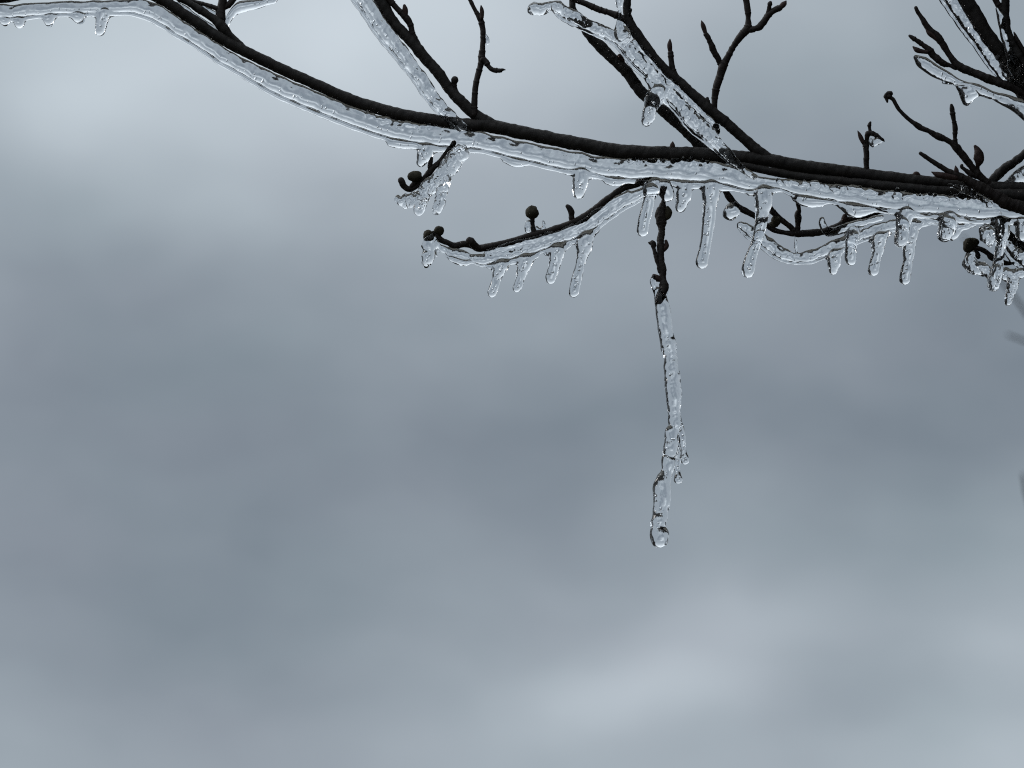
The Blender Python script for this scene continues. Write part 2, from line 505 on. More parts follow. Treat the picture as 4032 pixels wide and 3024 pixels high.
def mesh_field(prims, k_main=11.0, k_drip=11.0, k_flare=22.0, k_join=2.0, amps=(1.2, 0.26, 0.08)):
    """prims: (kind 'm'|'d', path rows, label) -> verts, quads, vertex labels, normals (pixel space)"""
    allp = np.vstack([p[1] for p in prims])
    lo = (allp[:, :3] - allp[:, 3:4]).min(0) - 14; hi = (allp[:, :3] + allp[:, 3:4]).max(0) + 14
    lo = np.floor(lo / VOX) * VOX
    NX = int(math.ceil((hi[0] - lo[0]) / VOX)) + 1
    NY = int(math.ceil((hi[1] - lo[1]) / VOX)) + 1
    NZ = int(math.ceil((hi[2] - lo[2]) / VOX)) + 1
    keys, vs_, labs, quads = [], [], [], []
    ch = 260
    for x0 in range(0, NX - 1, ch):
        i0 = max(x0 - 1, 0); i1 = min(x0 + ch + 1, NX)
        clo = lo + np.array([i0 * VOX, 0, 0]); nx = i1 - i0
        Fm = np.full((nx, NY, NZ), 60.0, np.float32); Fd = Fm.copy(); Fr = Fm.copy(); LM = np.zeros(Fm.shape, np.int16); LD = np.zeros(Fm.shape, np.int16)
        for kind, pts, lab in prims:
            if kind == 'm': capsules(Fm, LM, clo, pts, k_main, lab)
            elif kind == 'd': capsules(Fd, LD, clo, pts, k_drip, lab)
            else: capsules(Fr, LM, clo, pts, 3.0, lab)
        LM = np.where(Fd < np.minimum(Fm, Fr), LD, LM); del LD
        h = np.clip(k_flare - np.abs(Fd - Fr), 0, None) / k_flare
        Fd = np.minimum(Fd, Fr) - h * h * k_flare * 0.25; del Fr
        h = np.clip(k_join - np.abs(Fm - Fd), 0, None) / k_join
        F = np.minimum(Fm, Fd) - h * h * k_join * 0.25
        dr = Fd < Fm + 1
        del Fm, Fd, h
        ii = np.argwhere(np.abs(F) < 12)
        if len(ii) == 0:
            continue
        P = (clo + ii * VOX).astype(np.float32)
        an = P * np.array([1, 1, 1], np.float32)
        F[tuple(ii.T)] += np.where(dr[tuple(ii.T)], 0.5, 1.0) * (amps[0] * N70(an) + amps[1] * N24(an) + amps[2] * N9(an))
        neg = F < 0
        cnt = np.zeros((nx - 1, NY - 1, NZ - 1), np.int8)
        for (a, b, c) in OFFS:
            cnt += neg[a:nx - 1 + a, b:NY - 1 + b, c:NZ - 1 + c]
        cells = np.argwhere((cnt > 0) & (cnt < 8))
        acc_ = np.zeros((len(cells), 3)); w_ = np.zeros(len(cells))
        cv = [F[cells[:, 0] + a, cells[:, 1] + b, cells[:, 2] + c] for (a, b, c) in OFFS]
        for e0 in range(8):
            for ax in range(3):
                if OFFS[e0][ax]:
                    continue
                e1 = e0 + (1, 2, 4)[ax]
                f0, f1 = cv[e0], cv[e1]
                mk = (f0 < 0) != (f1 < 0)
                t = np.where(mk, f0 / np.where(mk, f0 - f1, 1), 0)
                pt = np.array(OFFS[e0], float)[None, :].repeat(len(cells), 0); pt[:, ax] += t
                acc_ += pt * mk[:, None]; w_ += mk
        vp = clo + (cells + acc_ / w_[:, None]) * VOX
        gkey = ((cells[:, 0] + i0).astype(np.int64) * NY + cells[:, 1]) * NZ + cells[:, 2]
        keys.append(gkey); vs_.append(vp)
        labs.append(LM[cells[:, 0], cells[:, 1], cells[:, 2]])
        xs = x0 - i0; xe = min(x0 + ch, NX - 1) - i0
        for ax in range(3):
            sl0 = [slice(None)] * 3; sl1 = [slice(None)] * 3
            sl0[ax] = slice(0, -1); sl1[ax] = slice(1, None)
            A, B = neg[tuple(sl0)], neg[tuple(sl1)]
            ed = np.argwhere(A != B)
            o1, o2 = [(1, 2), (2, 0), (0, 1)][ax]
            ok = (ed[:, 0] >= xs) & (ed[:, 0] < xe) & (ed[:, o1] > 0) & (ed[:, o2] > 0)
            ed = ed[ok]
            if len(ed) == 0:
                continue
            ins = neg[tuple(ed.T)]
            q = []
            for (da, db) in ((0, 0), (-1, 0), (-1, -1), (0, -1)):
                c = ed.copy(); c[:, o1] += da; c[:, o2] += db
                q.append(((c[:, 0] + i0).astype(np.int64) * NY + c[:, 1]) * NZ + c[:, 2])
            q = np.stack(q, 1)
            q[~ins] = q[~ins][:, ::-1]
            quads.append(q)
    keys = np.concatenate(keys); V = np.concatenate(vs_); Lb = np.concatenate(labs); Q = np.concatenate(quads)
    uk, idx = np.unique(keys, return_index=True)
    V, Lb = V[idx], Lb[idx]
    Q = np.searchsorted(uk, Q); Q = np.clip(Q, 0, len(uk) - 1)
    # light smoothing takes the voxel steps away
    for lam in (0.5, -0.25):
        sm = np.zeros_like(V); c = np.zeros(len(V))
        for a in range(4):
            b = (a + 1) % 4
            for (i, j) in ((a, b), (b, a)):
                np.add.at(sm, Q[:, i], V[Q[:, j]]); np.add.at(c, Q[:, i], 1)
        V = V + lam * (sm / np.maximum(c, 1)[:, None] - V)
    return V, Q, Lb


ICO_V, ICO_F = None, None


def ico():
    global ICO_V, ICO_F
    import bmesh
    bm = bmesh.new(); bmesh.ops.create_icosphere(bm, subdivisions=2, radius=1)
    bm.verts.ensure_lookup_table()
    ICO_V = np.array([v.co[:] for v in bm.verts]); ICO_F = np.array([[v.index for v in f.verts][::-1] for f in bm.faces]); bm.free()


ico()


def ice(objs, prims, m=None, **kw):
    """one continuous body of ice cut into its named objects; objs: label id -> (name, label, category, group)"""
    V, Q, Lb = mesh_field(prims, **kw)
    Wv = W(V)
    a, b, c, d = (Wv[Q[:, i]] for i in range(4))
    fn = np.cross(c - a, d - b)
    vn = np.zeros_like(Wv)
    for i in range(4):
        np.add.at(vn, Q[:, i], fn)
    vn /= np.linalg.norm(vn, axis=1)[:, None] + 1e-12
    # outward check: the signed volume must be positive
    if np.einsum('ij,ij->i', a, fn).sum() < np.einsum('j,ij->i', Wv.mean(0), fn).sum():
        Q = Q[:, ::-1]; vn = -vn
    fl = np.sort(Lb[Q], axis=1)[:, 1]
    res = {}
    for lab, (name, label, cat, grp) in objs.items():
        q = Q[fl == lab]
        if len(q) == 0:
            print('empty ice', lab, label); continue
        u, inv = np.unique(q, return_inverse=True)
        q = inv.reshape(q.shape); vv = Wv[u]; nn = vn[u]
        path = [p for (k, p, l) in prims if l == lab][0]
        tri = np.concatenate([q[:, [0, 1, 2]], q[:, [0, 2, 3]]])
        # air bubbles frozen inside: tiny inward-facing spheres
        bv, bf, bn = [vv], [tri], [nn]; off = len(vv)
        rg = np.random.default_rng(1000 + int(path[0, 0]))
        P = spline(path, 6)
        nb = int(len(P) * (0.55 if name == 'icicle' else 0.12))
        for _ in range(nb):
            c_ = P[rg.integers(1, max(2, len(P) - 1)) % len(P)]
            v3 = rg.normal(size=3); v3 /= np.linalg.norm(v3)
            r_ = min(rg.uniform(1.6, 4.0), c_[3] * 0.22)
            pos = c_[:3] + v3 * rg.uniform(0, 0.55) * c_[3]
            el = np.array([1, rg.uniform(1, 1.9), 1])
            bv.append(W(pos + ICO_V * r_ * el)); bf.append(ICO_F + off); bn.append(-ICO_V / el / np.linalg.norm(ICO_V / el, axis=1)[:, None] @ np.array([RIGHT, -UP, FWD]))
            off += len(ICO_V)
        o = link(name, np.concatenate(bv), np.concatenate(bf), m or (M_CLEAR if name == 'icicle' else M_ICE), None, np.concatenate(bn), origin=W(path[0, :3]))
        tag(o, label, cat, grp)
        res[lab] = o
    return res


def band(rows):
    """(x, y_top, y_bottom, z) rows along a limb -> main tube and the thin drip ridge under it"""
    P = np.array(rows, float)
    mid = np.c_[P[:, 0], (P[:, 1] + P[:, 2]) / 2]
    T = np.gradient(mid, axis=0); T /= np.linalg.norm(T, axis=1)[:, None]
    T *= np.sign(T[:, :1] + 1e-9)
    n = np.c_[-T[:, 1], T[:, 0]]
    th = (P[:, 2] - P[:, 1]) * np.abs(T[:, 0])
    return ridge(np.c_[mid, P[:, 3], th / 2], n)


def ridge(path, n=None, flip=1, zl=-0.08):
    """tube of centre line + visible half width -> (main tube, drip ridge along its lower side)."""
    P = np.asarray(path, float)
    if n is None:
        T = np.gradient(P[:, :2], axis=0); T /= np.linalg.norm(T, axis=1)[:, None] + 1e-9
        n = np.c_[-T[:, 1], T[:, 0]]
        n *= np.where(n[:, 1:2] < 0, -1, 1) * flip
    h = P[:, 3]
    # water runs down and freezes: a teardrop section, thin under the wood and thick below, then the drip ridge
    ms = []
    for off, rad in ((0.13, 0.46), (-0.15, 0.39), (-0.44, 0.31), (-0.74, 0.23)):
        m = P.copy(); m[:, :2] += n * (off * h)[:, None]; m[:, 3] = rad * h
        ms.append(m)
    # the drip ridge is a wedge too: a thin web under the body, swelling to a rounded lip
    ls = []
    for off, rad in ((0.79, 0.205), (0.70, 0.14), (0.61, 0.07)):
        l = P.copy(); l[:, :2] += n * (off * h)[:, None]; l[:, 2] += zl * h; l[:, 3] = rad * h
        ls.append(l)
    return ms, ls


def body(ms, l, lab=1):
    return [('m', spline(m, 10), lab) for m in ms] + [('r', spline(q, 8), lab) for q in l]


def drop(pts, z, tilt=TILT):
    """icicle path: rows (x, y, r) from root to tip, hanging plumb from depth z"""
    y0 = pts[0][1]
    return np.array([(x, y + (7 if i == 0 else 0), z - tilt * (y - y0), r * 0.72 if i == 0 else r + 1.5) for i, (x, y, r) in enumerate(pts)])


# ================================================================== ground
def ground():
    n = 48; V = []; F = []
    for i in range(n + 1):
        for j in range(n + 1):
            u = (i / n * 2 - 1); v = (j / n * 2 - 1)
            x = math.copysign(abs(u) ** 2.2, u) * 1500; y = math.copysign(abs(v) ** 2.2, v) * 1500
            V.append((x, y, 0.12 * math.sin(x * .09) * math.cos(y * .07)))
    for i in range(n):
        for j in range(n):
            a = i * (n + 1) + j
            F.append((a, a + n + 1, a + n + 2, a + 1))
    m, nt, out = mat('winter_grass')
    tc = nt.nodes.new('ShaderNodeTexCoord'); v = tc.outputs['Object']
    col = ramp(nt, noise(nt, 1.5, 8, .65, v), [(0.3, (0.020, 0.018, 0.012)), (0.7, (0.052, 0.044, 0.030))])
    b = nt.nodes.new('ShaderNodeBsdfPrincipled'); b.inputs['Roughness'].default_value = 0.95
    nt.links.new(col, b.inputs['Base Color']); nt.links.new(b.outputs[0], out.inputs['Surface'])
    o = link('ground', V, F, m, origin=(0, 0, 0))
    tag(o, 'dull winter grass below the branches', None, None, 'structure')


ground()


def unseen_treeline():
    # unseen treeline below the picture's lower edge, added so the ice refracts darker
    rg = np.random.default_rng(3)
    V, F, off = [], [], 0
    for k in range(520):
        a = 2 * math.pi * k / 520 + rg.uniform(-.004, .004)
        rad = rg.uniform(170, 215)
        c = np.array([math.sin(a) * rad, math.cos(a) * rad, 0])
        h = rg.uniform(15, 22) * rad / 190
        tr = rg.uniform(0.2, 0.35)
        for i, (z, r) in enumerate(((-0.5, tr), (h * 0.6, tr * 0.6))):
            for j in range(5):
                V.append(c + [r * math.cos(j * 1.2566), r * math.sin(j * 1.2566), z])
        for j in range(5):
            F.append([off + j, off + (j + 1) % 5, off + 5 + (j + 1) % 5]); F.append([off + j, off + 5 + (j + 1) % 5, off + 5 + j])
        off += 10
        w = rg.uniform(2.6, 4.2)
        lump = 1 + 0.28 * rg.normal(size=len(ICO_V))
        cv = ICO_V * np.array([w, w, h * 0.46]) * np.clip(lump, .4, 1.6)[:, None] + c + [0, 0, h * 0.56]
        V.extend(cv); F.extend((ICO_F[:, ::-1] + off).tolist()); off += len(ICO_V)
    o = link('unseen_treeline', np.array(V), np.array(F), M_BARK, origin=(0, 0, 0))
    tag(o, 'unseen treeline added along the horizon to darken the ice refractions', None, None, 'stuff')


unseen_treeline()

# ================================================================== wood


def zA(x):
    return 40 - 0.02 * x


A_PTS = [(-130, 8, 22), (0, -8, 22), (150, -34, 22), (300, -52, 22), (450, -52, 22), (560, -38, 22), (644, 2, 22), (700, 40, 22), (770, 86, 22), (847, 138, 22), (953, 196, 22), (1083, 260, 22), (1206, 316, 22), (1351, 380, 23),
         (1445, 415, 24), (1589, 454, 25), (1723, 476, 25), (1830, 492, 26), (1915, 494, 27), (2023, 515, 27), (2145, 541, 27), (2289, 569, 28), (2434, 596, 30), (2580, 605, 30), (2734, 608, 29),
         (2870, 618, 28), (3005, 628, 26), (3152, 655, 27), (3315, 675, 26), (3500, 699, 25), (3660, 716, 24), (3800, 730, 24), (3910, 737, 24), (4040, 742, 24), (4160, 744, 24)]
A = np.array([(x, y, zA(x), r) for (x, y, r) in A_PTS])
bA = wood('branch', A, sides=26, rough=0.045, rings=0.014)
tag(bA, 'long black branch sagging across the top of the picture, ice along its underside', 'branch', 'bare tree branches')

A2 = np.array([(x, y - 8, zA(x) - 26, r - 4) for (x, y, r) in [(2890, 652, 16), (3000, 676, 20), (3152, 704, 21), (3315, 722, 22), (3500, 742, 24), (3660, 758, 24), (3800, 768, 25), (3900, 775, 27), (4040, 778, 30), (4160, 780, 30)]])
bA2 = wood('branch', A2, sides=24, rough=0.05)
tag(bA2, 'lower of two black branches running side by side into the right edge', 'branch', 'bare tree branches')


def twig(name, pts, z0, z1, parent, m=None, **kw):
    kw.setdefault('rings', 0.21); kw.setdefault('rough', 0.04); kw.setdefault('step', 3.5); kw.setdefault('sides', 14)
    return wood(name, pth(pts, z0, z1), m or M_TWIG, parent, **kw)


# --- twig T1 standing on the main branch
t1 = twig('twig', [(1868, 452, 14), (1868, 398, 12.5), (1875, 325, 12), (1893, 253, 12), (1897, 224, 14), (1900, 181, 10.5), (1902, 127, 11), (1893, 80, 12), (1872, 42, 8), (1845, -12, 8), (1820, -60, 8)], 0, 50, bA)
bud(pth([(1897, 70, 8), (1898, 48, 8.5), (1896, 34, 7), (1894, 21, 2)], 20), t1)
twig('side_twig', [(1900, 232, 11), (1916, 246, 11), (1930, 268, 9), (1951, 277, 10), (1968, 278, 9), (1978, 274, 6), (1990, 275, 2)], 14, -10, t1, rings=0.3, rough=0.16)
# --- twig T4 with drop of ice
t4 = twig('twig', [(3411, 680, 11), (3411, 640, 11), (3411, 600, 11), (3406, 572, 10), (3398, 556, 9)], zA(3411), zA(3411) + 5, bA)
bud(pth([(3398, 560, 8), (3389, 541, 9), (3383, 527, 6), (3377, 515, 1.5)], zA(3411) + 3), t4)
twig('side_twig', [(3412, 595, 8), (3415, 570, 7), (3413, 548, 8), (3420, 526, 11), (3436, 526, 11), (3452, 534, 9), (3466, 545, 7), (3478, 552, 5), (3482, 557, 2)], zA(3411), zA(3411) - 6, t4, rough=0.12)
twig('side_twig', [(3427, 522, 9), (3425, 500, 7), (3424, 490, 8), (3427, 482, 6)], zA(3411), zA(3411), t4, rough=0.15)
bud(pth([(2648, 578, 11), (2648, 568, 9), (2649, 557, 1.5)], zA(2648)), bA)
bud(pth([(3600, 694, 9), (3606, 684, 9), (3612, 684, 8), (3622, 692, 5)], zA(3607)), bA)

# --- branch B
B = pth([(1458, -90, 25), (1478, -40, 24), (1498, 2, 24), (1553, 92, 22), (1590, 132, 21), (1625, 170, 23), (1682, 237, 22), (1727, 289, 22), (1770, 351, 21), (1821, 405, 22), (1864, 445, 23), (1905, 474, 24), (1960, 500, 22)], 90, 2)
bB = wood('branch', B, sides=22, rough=0.06, rings=0.05)
tag(bB, 'straight black branch slanting down from the top edge to the fork with the long branch', 'branch', 'bare tree branches')
tb = twig('twig', [(1502, -50, 12), (1535, 0, 12), (1560, 30, 11.5), (1589, 60, 13), (1600, 72, 15), (1615, 96, 12), (1626, 137, 12), (1647, 176, 11)], 70, 58, bB)
bud(pth([(1596, 64, 9), (1596, 48, 10.5), (1594, 32, 10), (1592, 21, 6)], 62), tb)
st = twig('stub', [(1797, 366, 11), (1791, 345, 10), (1789, 328, 11), (1790, 316, 14), (1791, 309, 12)], 30, 26, bB, rough=0.12)

# --- branch C and the hidden one behind its ice
C = pth([(2473, -70, 16), (2472, -20, 15), (2469, 45, 16), (2478, 85, 18), (2497, 118, 20), (2534, 172, 20), (2600, 256, 20), (2636, 290, 20), (2705, 350, 20), (2781, 420, 22), (2853, 478, 21), (2925, 542, 21), (2980, 590, 22), (3040, 632, 20)], 20, -20)
bC = wood('branch', C, sides=22, rough=0.06, rings=0.05)
tag(bC, 'black branch curving down from the top right of centre with upright forked twig', 'branch', 'bare tree branches')
twig('twig', [(2240, -14, 12), (2268, 0, 12), (2310, 16, 12), (2360, 38, 13), (2400, 50, 12), (2434, 64, 14), (2478, 88, 14)], 30, 15, bC)
t2 = twig('twig', [(2712, 360, 10), (2696, 342, 10), (2676, 318, 11), (2656, 290, 11), (2646, 260, 11.5), (2643, 235, 11), (2640, 207, 12)], -8, 12, bC)
bud(pth([(2640, 208, 7), (2637, 188, 10), (2637, 172, 9), (2638, 154, 2)], 12), t2)
twig('stub', [(2790, 424, 11), (2787, 405, 10), (2784, 392, 9), (2786, 386, 6)], -5, -5, bC)
t3 = twig('twig', [(2824, 520, 13), (2815, 467, 13), (2813, 432, 13), (2813, 398, 12.5), (2821, 344, 15), (2837, 296, 16), (2846, 262, 18), (2864, 228, 13), (2889, 181, 12.5), (2920, 138, 15), (2944, 110, 17), (2946, 72, 10), (2945, 47, 13), (2938, 0, 12), (2933, -40, 12)], 24, 70, bC)
twig('side_twig', [(2946, 118, 13), (2975, 112, 11), (2990, 106, 13), (3009, 83, 13), (3027, 56, 14), (3050, 40, 12), (3072, 30, 13)], 55, 45, t3, rings=0.12, rough=0.1)
bud(pth([(3070, 32, 9), (3082, 20, 11), (3090, 12, 9), (3095, 4, 3)], 45), t3)
twig('stub', [(3024, 54, 10), (3029, 28, 8), (3032, 14, 10), (3034, 9, 7)], 48, 44, t3)
ts = twig('side_twig', [(2842, 264, 11), (2830, 236, 11), (2813, 208, 12.5), (2803, 181, 13), (2794, 160, 10), (2788, 148, 11), (2779, 134, 10)], 50, 40, t3, rough=0.1)
bud(pth([(2779, 134, 7), (2770, 106, 9.5), (2766, 95, 8), (2762, 81, 1.5)], 40), t3)

C2 = pth([(2256, -90, 11), (2255, -20, 11), (2254, 25, 12), (2274, 62, 13), (2330, 148, 21), (2398, 217, 22), (2470, 288, 22), (2517, 354, 22), (2597, 423, 22), (2687, 504, 21), (2738, 555, 20), (2800, 606, 18)], 110, 12)
bC2 = wood('branch', C2, sides=22, rough=0.07, rings=0.06)
tag(bC2, 'black branch passing behind the slanting ice with one fat icicle', 'branch', 'bare tree branches')
bud(pth([(2262, 40, 10), (2246, 32, 7), (2238, 28, 2)], 100), bC2)
bud(pth([(2440, 222, 13), (2452, 236, 8), (2458, 246, 3)], 60), bC2)

# --- top left twig K
Kp = pth([(640, -45, 14), (715, -4, 14), (790, 40, 15), (845, 76, 17), (866, 98, 21), (905, 140, 17), (950, 180, 14), (985, 205, 9)], 60, 24)
bK = wood('branch', Kp, sides=20, rough=0.07, rings=0.06)
tag(bK, 'short dark side branch joining the long branch from the top left', 'branch', 'bare tree branches')
twig('twig', [(700, -20, 9), (754, 4, 9), (800, 16, 9), (850, 32, 10), (872, 44, 9)], 75, 55, bK)
twig('twig', [(880, -50, 17), (877, 0, 17), (868, 45, 19), (867, 70, 21), (866, 92, 20)], 70, 52, bK, rings=0.08)
twig('twig', [(948, -40, 12), (922, -6, 12), (903, 16, 13), (880, 30, 12)], 75, 60, bK)

# --- right: thick branch R with R2, R3, R4
Rp = pth([(3745, -110, 33), (3803, 0, 32), (3838, 62, 32), (3868, 112, 31), (3905, 165, 30), (3940, 210, 29), (3973, 258, 29), (4005, 310, 31), (4040, 370, 34), (4100, 440, 36)], -20, -40)
bR = wood('branch', Rp, sides=24, rough=0.05)
tag(bR, 'thickest black branch, crossing the upper right corner beside a long smooth slab of ice', 'branch', 'bare tree branches')
R2p = pth([(3962, -80, 16), (3960, 0, 17), (3958, 72, 17), (3970, 130, 17), (3990, 175, 19), (4012, 225, 24), (4028, 275, 30), (4045, 330, 34)], -50, -60)
bR2 = wood('branch', R2p, sides=20, rough=0.09, rings=0.08)
tag(bR2, 'upright knobbly branch meeting the thick branch at the upper right corner', 'branch', 'bare tree branches')
twig('twig', [(3900, -36, 12), (3920, 0, 12), (3934, 24, 12), (3950, 46, 10)], -50, -50, bR2)
twig('twig', [(4040, 215, 8), (4008, 160, 8), (3996, 135, 5), (3992, 126, 2)], -70, -72, bR2, rings=0)
R3p = pth([(3606, 30, 8), (3612, 44, 9), (3630, 72, 10), (3659, 116, 13), (3684, 136, 15), (3697, 150, 17), (3717, 181, 13), (3746, 228, 13.5), (3771, 257, 16), (3811, 276, 16.5), (3883, 307, 17), (3955, 333, 17), (4010, 354, 17), (4080, 392, 17)], -50, -60)
bR3 = wood('twig', R3p, m=M_TWIG, step=3.5, sides=16, rough=0.08, rings=0.08)
tag(bR3, 'bare dark twig with a blunt tip reaching left below the thick corner branch', 'twig', 'bare dark twigs')
bud(pth([(3690, 154, 10), (3672, 138, 12), (3657, 127, 10), (3645, 113, 2.5)], -56), bR3)
r4 = twig('side_twig', [(3581, 141, 6), (3590, 147, 9), (3610, 160, 9.5), (3636, 178, 10.5), (3659, 198, 15), (3672, 218, 13), (3690, 232, 14), (3713, 248, 13), (3735, 256, 10), (3765, 268, 10)], -64, -54, bR3, rough=0.1)
bud(pth([(3652, 204, 9), (3628, 202, 9), (3608, 195, 10), (3595, 184, 3)], -66), r4)

def unseen_crown():
    # the same tree, unseen at right; boughs packed dense to darken the icicle edges
    rg = np.random.default_rng(5)
    base = np.array([1.25, 2.0])
    v, f = tube_mesh(np.array([(0, 0, 0, 0.12), (0.02, 0.01, 1.0, 0.10), (-0.02, 0.02, 2.2, 0.085), (0.03, 0.05, 3.6, 0.06), (0.0, 0.1, 5.2, 0.03)]) * 1000, step=120, sides=16, rough=0.03)
    o = link('unseen_trunk', v / 1000 + np.array([*base, 0]), [g[::-1] for g in f], M_BARK, bR)
    V, F, off = [], [], 0

    def limb(p, d, ln, r, lev):
        nonlocal off
        pts = [np.r_[p, r]]
        q = np.array(p, float); d = d / np.linalg.norm(d)
        n = 5
        for k in range(n):
            d = d + rg.normal(size=3) * 0.14 + np.array([0, 0, 0.05]); d /= np.linalg.norm(d)
            q = q + d * ln / n
            # stays outside the picture: beyond its right edge
            lim = 0.18 * max(q[1], 0.4) + 0.18
            if q[0] < lim:
                q[0] = lim; d[0] = abs(d[0])
            pts.append(np.r_[q, r * (1 - 0.75 * (k + 1) / n)])
            if lev < 3:
                for _ in range(2):
                    e = d + rg.normal(size=3) * 0.7
                    limb(q.copy(), e, ln * rg.uniform(0.35, 0.6), max(r * 0.55, 0.003), lev + 1)
        C = np.array(pts); T = np.gradient(C[:, :3], axis=0); T /= np.linalg.norm(T, axis=1)[:, None] + 1e-9
        for i in range(len(C)):
            a = np.cross(T[i], [0.3, 0.2, 0.93]); a /= np.linalg.norm(a); b = np.cross(T[i], a)
            for j in range(5):
                V.append(C[i, :3] + C[i, 3] * (math.cos(j * 1.2566) * a + math.sin(j * 1.2566) * b))
        for i in range(len(C) - 1):
            for j in range(5):
                k = (j + 1) % 5
                F.append((off + i * 5 + j, off + i * 5 + k, off + (i + 1) * 5 + k, off + (i + 1) * 5 + j))
        off += len(C) * 5

    for k in range(42):
        h = 0.9 + 0.10 * k
        a = rg.uniform(0, 2 * math.pi) if k % 2 else rg.uniform(2.2, 4.2)
        limb(np.array([*base, h]), np.array([math.cos(a), math.sin(a), rg.uniform(0.2, 0.8)]), rg.uniform(0.9, 1.5), rg.uniform(0.03, 0.05), 0)
    o = link('unseen_limbs', np.array(V), np.array(F), M_BARK, bR)
    o['kind'] = 'stuff'


unseen_crown()
# --- right twig TW1
TW1 = pth([(3503, 384, 8), (3514, 390, 8), (3539, 430, 7.5), (3579, 470, 9), (3616, 497, 12), (3626, 504, 10), (3660, 517, 10.5), (3691, 536, 13), (3745, 560, 11.5), (3765, 580, 16), (3785, 604, 15), (3809, 634, 15), (3838, 672, 14), (3874, 706, 15), (3905, 735, 14)], -70, -45)
bT = wood('twig', TW1, m=M_TWIG, step=3.5, sides=16, rough=0.09, rings=0.07)
tag(bT, 'slender forked twig with a hooked, frayed tip above the right end of the branches', 'twig', 'bare dark twigs')
twig('frayed_tip', [(3506, 386, 9), (3496, 378, 14), (3492, 390, 9), (3494, 402, 4)], -70, -70, bT, rough=0.3, rings=0)
twig('frayed_tip', [(3494, 384, 11), (3496, 370, 11), (3508, 366, 6), (3513, 372, 3)], -70, -72, bT, rough=0.3, rings=0)
twig('side_twig', [(3762, 570, 11), (3760, 540, 9), (3761, 507, 11), (3757, 480, 9), (3752, 452, 10), (3748, 425, 9), (3746, 413, 6)], -58, -66, bT, rings=0.25)
tsb = twig('side_twig', [(3856, 690, 8), (3851, 664, 7), (3850, 645, 8)], -46, -48, bT)
bud(pth([(3850, 652, 9), (3854, 628, 20), (3852, 606, 17), (3845, 585, 12), (3839, 576, 7)], -48), bT, rough=0.1)
twig('side_twig', [(3868, 708, 9), (3845, 694, 11), (3824, 684, 12), (3800, 668, 9), (3787, 658, 8), (3788, 650, 6)], -48, -56, bT, rough=0.15)

# --- right diagonal RB
RB = pth([(4130, 545, 18), (4040, 606, 17), (3990, 640, 17), (3946, 669, 18), (3916, 704, 20), (3900, 735, 18)], 10, -30)
bRB = wood('branch', RB, sides=20, rough=0.12, rings=0.05)
tag(bRB, 'short rough branch rising steeply to the right edge above the paired branches', 'branch', 'bare tree branches')

# --- front twig FR
FRp = pth([(3623, 603, 7), (3640, 614, 8), (3679, 640, 10), (3730, 672, 11), (3766, 690, 15), (3802, 708, 17), (3856, 737, 22), (3910, 766, 24), (3965, 800, 26), (4040, 822, 27), (4120, 836, 27)], -125, -95)
bF = wood('twig', FRp, m=M_TWIG, step=3.5, sides=18, rough=0.07, rings=0.06)
tag(bF, 'pointed dark twig crossing in front of the paired branches at the right', 'twig', 'bare dark twigs')
bud(pth([(3764, 698, 13), (3720, 692, 13), (3690, 687, 11), (3668, 677, 2)], -120), bF)
bud(pth([(3768, 684, 8), (3765, 668, 9), (3762, 653, 2)], -118), bF)

# --- twig D (curving left, two button buds)
Dp = pth([(2560, 705, 13), (2498, 728, 13), (2455, 741, 13), (2407, 774, 14), (2335, 831, 15), (2295, 860, 16), (2250, 880, 15), (2208, 896, 14), (2150, 914, 15), (2115, 922, 15), (2006, 952, 13), (1925, 972, 14), (1885, 977, 15), (1862, 966, 14), (1825, 961, 12), (1790, 968, 14), (1768, 958, 11), (1739, 946, 11), (1722, 928, 9), (1712, 918, 8)], -5, -34)
bD = wood('twig', Dp, m=M_TWIG, step=3.5, sides=18, rough=0.06, rings=0.07)
tag(bD, 'dark twig bowing down and left from the long branch to a pair of button buds', 'twig', 'bare dark twigs')
ball_bud((1686, 928, -36), 22, 24, bD)
ball_bud((1728, 909, -30), 20, 20, bD)
s1 = twig('stub', [(2102, 918, 11), (2098, 898, 10), (2096, 872, 8), (2096, 855, 9)], -18, -18, bD, rough=0.1)
ball_bud((2095, 836, -18), 27, 26, s1)
twig('stub', [(2252, 872, 11), (2250, 850, 11), (2249, 834, 13), (2240, 818, 11), (2233, 811, 8)], -14, -14, bD, rings=0.25)
twig('stub', [(1884, 978, 14), (1866, 964, 16), (1852, 950, 17), (1847, 945, 14)], -34, -52, bD, rough=0.04, rings=0.1)
twig('side_twig', [(1735, 945, 9), (1720, 930, 9), (1705, 915, 8)], -36, -38, bD)

# --- twig E
Ep = pth([(1790, 560, 9), (1757, 601, 9), (1731, 637, 10), (1703, 663, 12), (1690, 680, 13), (1674, 696, 10.5), (1645, 728, 10.5), (1610, 745, 11.5), (1590, 732, 12.5), (1582, 716, 13.5), (1578, 708, 13)], -5, -36)
bE = wood('twig', Ep, m=M_TWIG, step=3, sides=16, rough=0.05, rings=0.07)
tag(bE, 'small hooked twig with one flat button bud hanging under the left fork', 'twig', 'bare dark twigs')
twig('stub', [(1692, 660, 9), (1695, 640, 9), (1698, 622, 8)], -20, -22, bE)
ball_bud((1634, 694, -34), 30, 22, bE)
twig('stub', [(1642, 706, 11), (1632, 720, 10), (1620, 734, 9)], -32, -34, bE)

